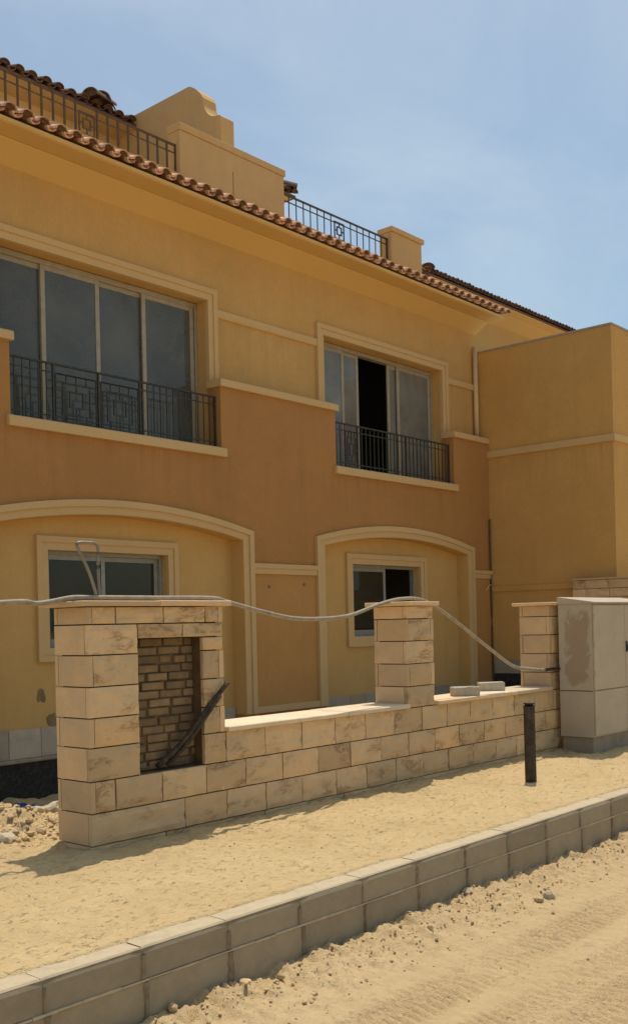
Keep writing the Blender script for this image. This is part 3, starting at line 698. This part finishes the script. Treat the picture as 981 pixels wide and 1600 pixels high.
for f in ((0, 1, 5, 4), (1, 2, 5), (2, 3, 4, 5), (3, 0, 4), (6, 7, 1, 0), (7, 8, 2, 1), (8, 9, 3, 2), (9, 6, 0, 3), (9, 8, 7, 6)): bm.faces.new([v[i] for i in f])
nr = finish('rear_roof', bm, 'tile_dark', nb)
tiled_eave(nr, 19.7, 28.6, 13.45, 9.37, SL, 'tile_dark', 1, 0.17)
covt = tile_mesh(0.08, 0.07, 0.46, 'tile')
for i in range(5): inst('cover_tile', covt, (19.60, 13.62+i*0.23, 9.44), nr, (0, 0, -math.pi/2))
inst('ridge_tile', rid, (19.72, 13.47, 9.46), nr, (SL, 0, -0.75))

# ------------------------------------------------------------------ boundary wall with pillar, piers and niche
bw = thing('boundary_wall', (7.0, 5.38, 0), 'low stone-clad garden wall with tall brick-backed pillar and two piers', 'wall')
CT = 0.037                                  # cladding thickness
ZC = [0.03, 0.228, 0.424, 0.630, 0.812, 1.005, 1.200, 1.390, 1.500]
YB = 5.555
G = 0.0046                                  # half joint
def stone_front(parent, x0, x1, z0, z1, yf, yb, mat='stone', rough=0.012, nx=9, nz_=5, axis='y'):
    """cladding block; the exposed face is a displaced grid, edges eased back into the joint"""
    bm = bmesh.new(); sd = random.uniform(0, 90)
    x0 += G; x1 -= G; z0 += G*0.9; z1 -= G*0.9
    grid = []
    for j in range(nz_+1):
        row = []
        for i in range(nx+1):
            u, w = i/nx, j/nz_
            e = min(u, 1-u)*nx; f = min(w, 1-w)*nz_
            edge = 0.0 if (e < 0.5 or f < 0.5) else 1.0
            d = rough*(0.35+0.9*noise.fractal(Vector((u*2.2+sd, w*1.5, sd)), 0.7, 2, 3))*edge - 0.001 + random.uniform(-.0008, .0008)
            if not edge: d = -0.003-(0.009*random.random()**3 if rough > 0.005 else 0.002*random.random())
            x = x0+(x1-x0)*u; z = z0+(z1-z0)*w
            row.append((x, yf-d, z))
        grid.append(row)
    def cv(p): return p if axis == 'y' else (p[1], p[0], p[2])
    V = [[bm.verts.new(cv(p)) for p in r] for r in grid]
    for j in range(nz_):
        for i in range(nx): bm.faces.new((V[j][i], V[j][i+1], V[j+1][i+1], V[j+1][i]))
    per = [V[0][i] for i in range(nx+1)] + [V[j][nx] for j in range(1, nz_+1)] + [V[nz_][i] for i in range(nx-1, -1, -1)] + [V[j][0] for j in range(nz_-1, 0, -1)]
    bk = []
    for q in per:
        c = q.co.copy()
        if axis == 'y': c.y = yb
        else: c.x = yb
        bk.append(bm.verts.new(c))
    n = len(per)
    for k in range(n): bm.faces.new((per[k], bk[k], bk[(k+1) % n], per[(k+1) % n]))
    bm.faces.new(bk)
    return finish('stone_block', bm, mat, parent)

wallp = box('wall_core', 4.98, 10.03, YW+0.02, YB-0.02, -0.25, 0.622, 'mortar', bw)
def course(joints, x0, x1, c, parent=wallp):
    js = [x0]+[j for j in joints if x0+0.08 < j < x1-0.08]+[x1]
    for a, b in zip(js[:-1], js[1:]):
        stone_front(parent, a, b, ZC[c], ZC[c+1] if c >= 0 else ZC[0], YW+random.uniform(-.002, .002), YW+0.03)
def ext(l, end, step=0.39):
    l = list(l)
    while l[-1] < end: l.append(l[-1]+step*random.uniform(0.94, 1.05))
    return l
W1 = ext([4.63, 5.02, 5.41, 5.80, 6.20, 6.58, 6.98, 7.37, 7.76, 8.17, 8.57], 10.2)
W2 = ext([4.06, 4.44, 4.83, 5.21, 5.59, 5.99, 6.38, 6.78, 7.16, 7.55, 7.94, 8.36, 8.75], 10.2)
W3 = ext([4.83, 5.02, 5.41, 5.81, 6.20, 6.58, 6.97, 7.37], 10.2)
PX0, PX1 = 3.868, 5.008                     # tall pillar
for a, b in zip([PX0]+[0.6+PX0, 5.4, 6.3, 7.2, 8.2, 9.2], [0.6+PX0, 5.4, 6.3, 7.2, 8.2, 9.2, 10.04]):
    boxes_ = stone_front(wallp, a, b, -0.20, 0.03, YW+0.010, YW+0.03, 'stone', 0.002)
course(W1, 5.02, 10.04, 0); course(W2, 5.21, 10.04, 1); course(W3, 5.02, 10.04, 2)
# coping slabs, laid between the piers
def coping(x0, x1):
    cuts = [x0]
    while cuts[-1] < x1-0.9: cuts.append(cuts[-1]+random.uniform(0.55, 0.75))
    cuts[-1:] = [x1] if len(cuts) > 1 and x1-cuts[-1] < 0.3 else [cuts[-1], x1]
    for a, b in zip(cuts[:-1], cuts[1:]):
        e = random.uniform(-.004, .004)
        box('coping_slab', a+0.002, b-0.002, YW-0.035+e, YB+0.04+e, 0.632, 0.668+random.uniform(-.002, .002), 'coping', wallp, 0.006)
coping(PX1+0.004, 7.156); coping(7.567, 9.648)

# tall pillar: core behind, clad front / sides, opening with cement bricks at the back
OX0, OX1, OZ0, OZ1 = 4.262, 4.817, 0.428, 1.293
pil = boxes('pillar', [(PX0+CT, OX0, YW+CT-0.004, YB-CT, -0.25, 1.495), (OX1, PX1-CT, YW+CT-0.004, YB-CT, -0.25, 1.495),
                       (OX0, OX1, YW+CT-0.004, YB-CT, -0.25, OZ0-0.004), (OX0, OX1, YW+CT-0.004, YB-CT, OZ1+0.004, 1.495)], 'mortar', bw)
FY0, FY1 = YW, YW+CT
def side_stones(parent, xface, xin, c, z0, z1, over):
    """one sawn slab on the flank; 'over' = the front slab runs past it"""
    a = YW+CT if over else YW; b = YB if over else YB-CT
    stone_front(parent, a, b, z0, z1, xface, xin, 'stone_smooth', 0.0015, 5, 3, axis='x')
    if not over: stone_front(parent, YB-CT, YB, z0, z1, xface+0.002 if xin > xface else xface-0.002, xin, 'stone_smooth', 0.001, 2, 2, axis='x')
def flank(parent, x0, x1, cs, phase, ztop=1.5):
    for c in cs:
        over = (c+phase) % 2 == 0
        side_stones(parent, x0, x0+CT, c, ZC[c], min(ZC[c+1], ztop), over)
        side_stones(parent, x1, x1-CT, c, ZC[c], min(ZC[c+1], ztop), over)
flank(pil, PX0, PX1, range(0, 8), 0)
stone_front(pil, YW+CT, YB, -0.2, 0.03, PX0+0.006, PX0+CT, 'stone_smooth', 0.001, 4, 2, axis='x')
def fs(x0, x1, c, z0=None, z1=None, par=pil, mat='stone'):
    stone_front(par, x0, x1, ZC[c] if z0 is None else z0, ZC[c+1] if z1 is None else z1, FY0+random.uniform(-.0015, .0015), FY1, mat)
def ends(c): return (PX0, PX1) if c % 2 == 0 else (PX0+CT, PX1-CT)
a, b = ends(0); fs(a, 4.63, 0); fs(4.63, 5.02, 0)
a, b = ends(1); 
for p, q in zip((a, 4.06, 4.44, 4.83), (4.06, 4.44, 4.83, 5.21)): fs(p, q, 1)
for c in range(2, 6):
    a, b = ends(c); fs(a, OX0, c); fs(OX1, b if c != 2 else 5.02, c)
a, b = ends(6); fs(a, OX0, 6); fs(OX1, PX1, 6, ZC[6], OZ1-0.001) ; fs(OX0, 4.64, 6, OZ1, ZC[7]); fs(4.64, PX1, 6, OZ1, ZC[7])
a, b = ends(7)
for p, q in zip((a, 4.09, 4.48, 4.85), (4.09, 4.48, 4.85, b)): fs(p, q, 7)
# niche lining and bricks
box('niche_back', OX0, OX1, YW+0.116, YW+0.16, OZ0-0.01, OZ1+0.01, 'brick_mortar', pil)
z = OZ0+0.006; row = 0
while z < OZ1-0.02:
    x = OX0-random.uniform(0.02, 0.16); hgt = min(0.048, OZ1-z)
    while x < OX1-0.01:
        l = random.choice((0.17, 0.18, 0.19, 0.10)); a, b = max(x, OX0), min(x+l, OX1)
        if b-a > 0.03:
            dz = random.uniform(-.003, .003)
            box('brick', a+0.003, b-0.003, YW+0.100+random.uniform(-.009, .009), YW+0.135, z+dz, z+hgt+dz, 'brick', pil, 0.005)
        x += l+random.uniform(0.012, 0.02)
    z += 0.0578; row += 1
box('niche_foot_strip', OX0+0.02, OX1-0.06, YW+0.093, YW+0.112, OZ0+0.0, OZ0+0.03, 'brick_mortar', pil, 0.008)  # dark strip across the foot of the niche bricks
def cap(parent, x0, x1, cuts):
    for a, b in zip(cuts[:-1], cuts[1:]):
        box('cap_slab', a+0.0015, b-0.0015, YW-0.04, YB+0.06, 1.503, 1.538+random.uniform(-.002, .002), 'coping' if False else 'stone_smooth', parent, 0.005)
cap(pil, 0, 0, [3.80, 4.42, 5.065])
# two piers flush with the wall face
for k, (x0, x1) in enumerate(((7.159, 7.563), (9.652, 10.056))):
    pr = box('pier', x0+CT, x1-CT, YW+CT-0.004, YB-CT, 0.3, 1.495, 'mortar', bw)
    for c in range(3, 8):
        over = c % 2 == (1 if k == 0 else 0)
        side_stones(pr, x0, x0+CT, c, ZC[c], ZC[c+1], over); side_stones(pr, x1, x1-CT, c, ZC[c], ZC[c+1], over)
        a, b = (x0, x1) if over else (x0+CT, x1-CT)
        if c == 3 and k == 0: a = x0
        if c in (7,): fs(a, (a+b)/2-0.04 if False else b, c, par=pr)
        else: fs(a, b, c, par=pr)
    cap(pr, 0, 0, [x0-0.045, x1+0.045])

# stone-clad dividing wall running towards the street in front of the ochre wing
dv = thing('dividing_wall', (17.1, 7.0, 0), 'stone-clad dividing wall against the ochre wing, seen above the cabinet', 'wall')
dcore = box('wall_core', 17.06, 17.215, 5.9, 8.66, -0.4, 2.02, 'mortar', dv)
for c in range(5):
    z1 = 2.04-c*0.155; y = 5.9
    while y < 8.68:
        l = min(random.uniform(0.34, 0.5), 8.70-y)
        if l > 0.06: stone_front(dcore, y, y+l, z1-0.155, z1, 17.02+random.uniform(-.012, .004), 17.06, 'stone', 0.012, 5, 3, axis='x')
        y += l
box('wall_cap', 17.0, 17.218, 5.88, 8.70, 2.042, 2.075, 'stone_smooth', dv, 0.006)

# ------------------------------------------------------------------ electricity cabinet
cb = thing('electricity_cabinet', (10.46, 4.95, 0), 'grey metal electricity cabinet with peeling brown patch on its side', 'cabinet')
KC = 0.957                                  # stands just in front of the wall
cx0, cx1, cy0, cy1 = 9.728, 11.20, 4.752, 5.138
def cz(z): return H+(z-H)*KC
prism_y('cabinet_body', [(cx0, cz(0.10)), (cx0, cz(1.515)), (cx1, cz(1.515)), (cx1, cz(0.10))], cy0+0.018, cy1, 'cabinet', cb)
prism_x('cabinet_roof', [(cy0-0.015, cz(1.517)), (cy0-0.015, cz(1.533)), (cy1+0.005, cz(1.597)), (cy1+0.005, cz(1.517))], cx0-0.015, cx1+0.015, 'cabinet', cb)
xm = 10.46
for a, b in ((cx0+0.012, xm-0.004), (xm+0.004, cx1-0.012)):
    d = box('door', a, b, cy0, cy0+0.017, cz(0.60), cz(1.500), 'cabinet', cb, 0.003)
    box('lower_panel', a, b, cy0, cy0+0.017, cz(0.115), cz(0.588), 'cabinet', cb, 0.003)
    if a > xm: boxes('handle', [(xm+0.012, xm+0.042, cy0-0.012, cy0+0.001, cz(0.98), cz(1.10)), (xm+0.019, xm+0.035, cy0-0.03, cy0-0.012, cz(0.995), cz(1.06))], 'iron_dark', d, 0.003)
    for z in (0.75, 1.05, 1.35):
        xx = a+0.006 if a < xm else b-0.006
        tube('hinge', [(xx, cy0-0.002, cz(z)), (xx, cy0-0.002, cz(z)+0.05)], 0.006, 'cabinet', cb, 6)
box('side_seam', cx0-0.003, cx0+0.001, cy0+0.02, cy1-0.005, cz(0.586), cz(0.595), 'conduit', cb)
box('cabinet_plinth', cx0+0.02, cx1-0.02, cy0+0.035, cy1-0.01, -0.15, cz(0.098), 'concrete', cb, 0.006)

# ------------------------------------------------------------------ loose things
bp = on_z(829, 1222)
bm = bmesh.new()
tube_bm(bm, [(bp.x, bp.y, -0.1), (bp.x-0.002, bp.y, 0.32), (bp.x-0.002, bp.y, 0.33), (bp.x-0.004, bp.y, 0.64), (bp.x-0.004, bp.y, 0.652)], [0.048, 0.048, 0.0475, 0.0475, 0.043], 18)
bo = finish('bollard', bm, 'bollard', None, smooth=False); tag(bo, 'dark brown round steel post standing in the pavement sand', 'bollard')
bm = bmesh.new(); tube_bm(bm, [(bp.x-0.004, bp.y, 0.653), (bp.x-0.004, bp.y, 0.664)], [0.0485, 0.045], 18); finish('cap', bm, 'bollard', bo)

hz = [(0, 942, 5.36), (60, 943, 5.36), (112, 940, 5.33), (140, 934.5, 5.30), (165, 937, 5.28), (250, 937, 5.27), (330, 937, 5.26), (357, 941, 5.25), (415, 957, 5.22), (470, 967, 5.22), (540, 963, 5.27), (590, 945, 5.33), (625, 936, 5.36), (660, 938, 5.36), (700, 962, 5.34), (760, 1010, 5.25), (800, 1040, 5.18), (825, 1045, 5.155), (850, 1047, 5.15)]
hp = [on_y(a, b, c) for a, b, c in hz]
for q in hp:
    if (PX0-0.07 < q.x < PX1+0.06) or (7.10 < q.x < 7.62): q.z = max(q.z, 1.542+0.016)
hp = [Vector((-0.6, 5.9, 0.03)), Vector((-0.1, 5.8, 0.06)), Vector((0.9, 5.65, 0.75)), hp[0]+Vector((-1.3, 0.1, -0.12))]+hp   # comes up from the ground out of frame
hose = tube('conduit_hose', catmull(hp, 7), 0.016, 'hose'); tag(hose, 'long grey plastic conduit draped over the pillar and pier tops', 'hose')
tube('dark_sleeve', [hp[-1], hp[-1]+Vector((0.16, -0.005, 0.005)), hp[-1]+Vector((0.29, -0.01, 0.0))], 0.0165, 'hose_dark', hose)
lp = [on_y(a, b, 5.30) for a, b in ((154, 932), (140, 895), (122, 856), (121, 850), (126, 847.5), (140, 848), (148, 849), (153, 856), (154, 890), (156, 934))]
lp[0].z = lp[-1].z = 1.541
lo = tube('bent_rod', catmull(lp, 5), 0.0105, 'rod', None, 7); tag(lo, 'bent grey metal rod forming an upright loop on the pillar top', 'rod')
p0, p1 = on_y(246, 1192, YW+0.07), on_y(356, 1066, YW-0.05)
p0.z = OZ0+0.022
a = tube('pipe', catmull([p0, p0.lerp(p1, .35)+Vector((0, 0.0, -0.035)), p0.lerp(p1, .7)+Vector((0, 0, -0.015)), p1], 6), 0.0175, 'cable'); tag(a, 'longer dark pipe leaning out of the pillar niche', 'pipe', 'dark pipes leaning in the pillar niche')
p0, p1 = on_y(262, 1190, YW+0.06), on_y(344, 1086, YW-0.05); p0.z = OZ0+0.022
a = tube('pipe', catmull([p0, p0.lerp(p1, .4)+Vector((0, 0, -0.03)), p0.lerp(p1, .75)+Vector((0, 0, -0.012)), p1], 6), 0.0165, 'cable'); tag(a, 'shorter dark pipe lying under the longer one in the niche', 'pipe', 'dark pipes leaning in the pillar niche')
for (px, py, y, rz, lab) in ((726, 1086, 5.28, 0.62, 'pale cement brick on the wall coping nearer the middle pier'), (767, 1080, 5.42, 0.78, 'pale cement brick on the wall coping nearer the far pier')):
    p = on_y(px, py, y); bm = bmesh.new(); add_box(bm, -0.125, 0.125, -0.06, 0.06, 0, 0.085, 0.006)
    for q in bm.verts: q.co += Vector((random.uniform(-.003, .003), random.uniform(-.003, .003), random.uniform(-.002, .002)))
    o = finish('loose_brick', bm, 'brick_pale'); o.location = (p.x, y, 0.668); o.rotation_euler = (0, 0, -rz); tag(o, lab, 'brick', 'loose bricks on the wall coping')

# ------------------------------------------------------------------ stones, clods and rubble
def rock_bm(bm, c, s, seed, sub=1, flat=0.7):
    t = bmesh.ops.create_icosphere(bm, subdivisions=sub, radius=1.0)
    rot = Matrix.Rotation(random.uniform(0, 6.3), 3, 'Z') @ Matrix.Rotation(random.uniform(-.5, .5), 3, 'X')
    sx, sy = random.uniform(0.75, 1.25), random.uniform(0.7, 1.1)
    for v in t['verts']:
        d = 1+0.38*noise.noise(v.co*1.4+Vector((seed, seed*1.7, 0)))
        v.co = rot @ Vector((v.co.x*sx*d, v.co.y*sy*d, v.co.z*flat*d))*s + c
def rock(name, c, s, mat, label, cat, group=None, flat=0.75):
    bm = bmesh.new(); rock_bm(bm, Vector((0, 0, 0)), s, random.uniform(0, 50), 2, flat); o = finish(name, bm, mat)
    o.location = c; return tag(o, label, cat, group)
def road_rock(px, py, s, mat, label, flat=0.75, name='clod'):
    p = on_z(px, py, -0.29)
    for _ in range(3): p = on_z(px, py, h_road(p.x, min(p.y, YK-s))+s*0.35)
    p.y = min(p.y, YK-s*1.1); p.z = h_road(p.x, p.y)+s*0.45*flat
    rock(name, p, s, mat, label, 'stone', 'stones and clods on the road', flat)
road_rock(857, 1399, 0.036, 'rubble', 'grey rounded stone alone out on the sand road', 0.95, 'road_stone')
road_rock(843, 1407, 0.022, 'clod', 'small sandy clod touching the lone grey road stone', 0.8)
road_rock(618, 1376, 0.034, 'rubble', 'flat pale stone against the kerb foot', 0.4, 'road_stone')
road_rock(250, 1568, 0.027, 'clod', 'brown clod at the kerb foot nearest the lower left corner')
road_rock(348, 1545, 0.022, 'clod', 'dark round clod at the kerb foot, left of a pair')
road_rock(383, 1536, 0.024, 'clod', 'dark round clod at the kerb foot, right of a pair')
road_rock(439, 1526, 0.020, 'clod', 'small dark clod by the kerb right of the clod pair')
road_rock(672, 1450, 0.022, 'clod', 'sandy clod on the crumbled verge below the kerb middle')
def stuff(name, gen, mat, label, cat):
    bm = bmesh.new(); gen(bm); o = finish(name, bm, mat); o['kind'] = 'stuff'; tag(o, label, cat); return o
def gen_clods(bm):
    for _ in range(2100):
        x = random.uniform(2.0, 11.5); y = YK-0.03-abs(random.gauss(0, 0.22))
        if y < 2.3: continue
        s = 0.0035+0.009*random.random()**2.5; 
        rock_bm(bm, Vector((x, y-s, h_road(x, y)+s*0.3)), s, random.uniform(0, 50), 1)
def gen_pebbles(bm):
    for _ in range(420):
        x = random.uniform(2.0, 11.0); y = random.uniform(1.6, YK-0.1); s = 0.002+0.006*random.random()**3
        rock_bm(bm, Vector((x, y, h_road(x, y)+s*0.3)), s, random.uniform(0, 50), 1)
    for _ in range(420):
        x = random.uniform(2.2, 11.0); y = random.uniform(YK+0.2, YW-0.05); s = 0.0018+0.006*random.random()**3
        rock_bm(bm, Vector((x, y, h_pave(x, y)+s*0.3)), s, random.uniform(0, 50), 1)
stuff('road_gravel', gen_clods, 'clod', 'crumbled sandy clods and grit banked along the kerb foot', 'gravel')
stuff('pebbles', gen_pebbles, 'rubble', 'tiny pebbles scattered over the sand', 'pebbles')
def gen_rubble(bm):
    for _ in range(520):
        x = random.gauss(3.5, 0.7); y = random.gauss(6.5, 0.7)
        if y < YB+0.1 or (y < 5.65 and x > 3.6): continue
        s = 0.007+0.038*random.random()**3.2
        rock_bm(bm, Vector((x, y, h_pave(x, y)+s*0.25)), s, random.uniform(0, 50), 1, 0.6)
    for _ in range(420):
        x = random.uniform(3.5, 8.5); y = random.uniform(7.2, 10.2); s = 0.02+0.12*random.random()**3
        rock_bm(bm, Vector((x, y, h_pave(x, y)+s*0.25)), s, random.uniform(0, 50), 1, 0.6)
def gen_spoil(bm):
    for _ in range(3200):
        x = random.gauss(3.5, 0.7); y = random.gauss(6.3, 0.65)
        if y < YB+0.08: continue
        s = 0.006+0.030*random.random()**3
        rock_bm(bm, Vector((x, y, h_pave(x, y)+s*0.05)), s, random.uniform(0, 50), 1, 0.7)
stuff('spoil_clods', gen_spoil, 'clod', 'sandy clods of the spoil heap left of the pillar', 'spoil')
stuff('rubble', gen_rubble, 'rubble', 'broken rubble on the spoil heap left of the pillar', 'rubble')
for px, py, y, s, lab in ((78, 1277, 6.55, 0.085, 'white broken plaster lump on the heap beside the pillar'), (62, 1289, 6.4, 0.06, 'smaller white plaster lump at the foot of the larger one'), (10, 1338, 5.75, 0.06, 'pale lump at the left edge of the spoil heap')):
    p = on_y(px, py, y); p.z = h_pave(p.x, p.y)+s*0.3; rock('plaster_lump', p, s, 'plasterlump', lab, 'rubble', 'plaster lumps on the spoil heap', 0.6)
bm = bmesh.new(); V = {}
tp = on_y(14, 1262, 9.0)
for i in range(15):
    for j in range(11):
        x = tp.x-0.45+0.9*i/14; y = 8.7+0.6*j/10
        V[i, j] = bm.verts.new((x, y, h_pave(x, y)+0.16+0.10*noise.fractal(Vector((x*4, y*4, 2)), 0.6, 2, 4)))
for i in range(14):
    for j in range(10): bm.faces.new((V[i, j], V[i+1, j], V[i+1, j+1], V[i, j+1]))
bmesh.ops.solidify(bm, geom=bm.faces[:], thickness=0.006)
tag(finish('plastic_sheet', bm, 'tarp'), 'crumpled blue plastic sheet lying in the shaded trench', 'sheet')
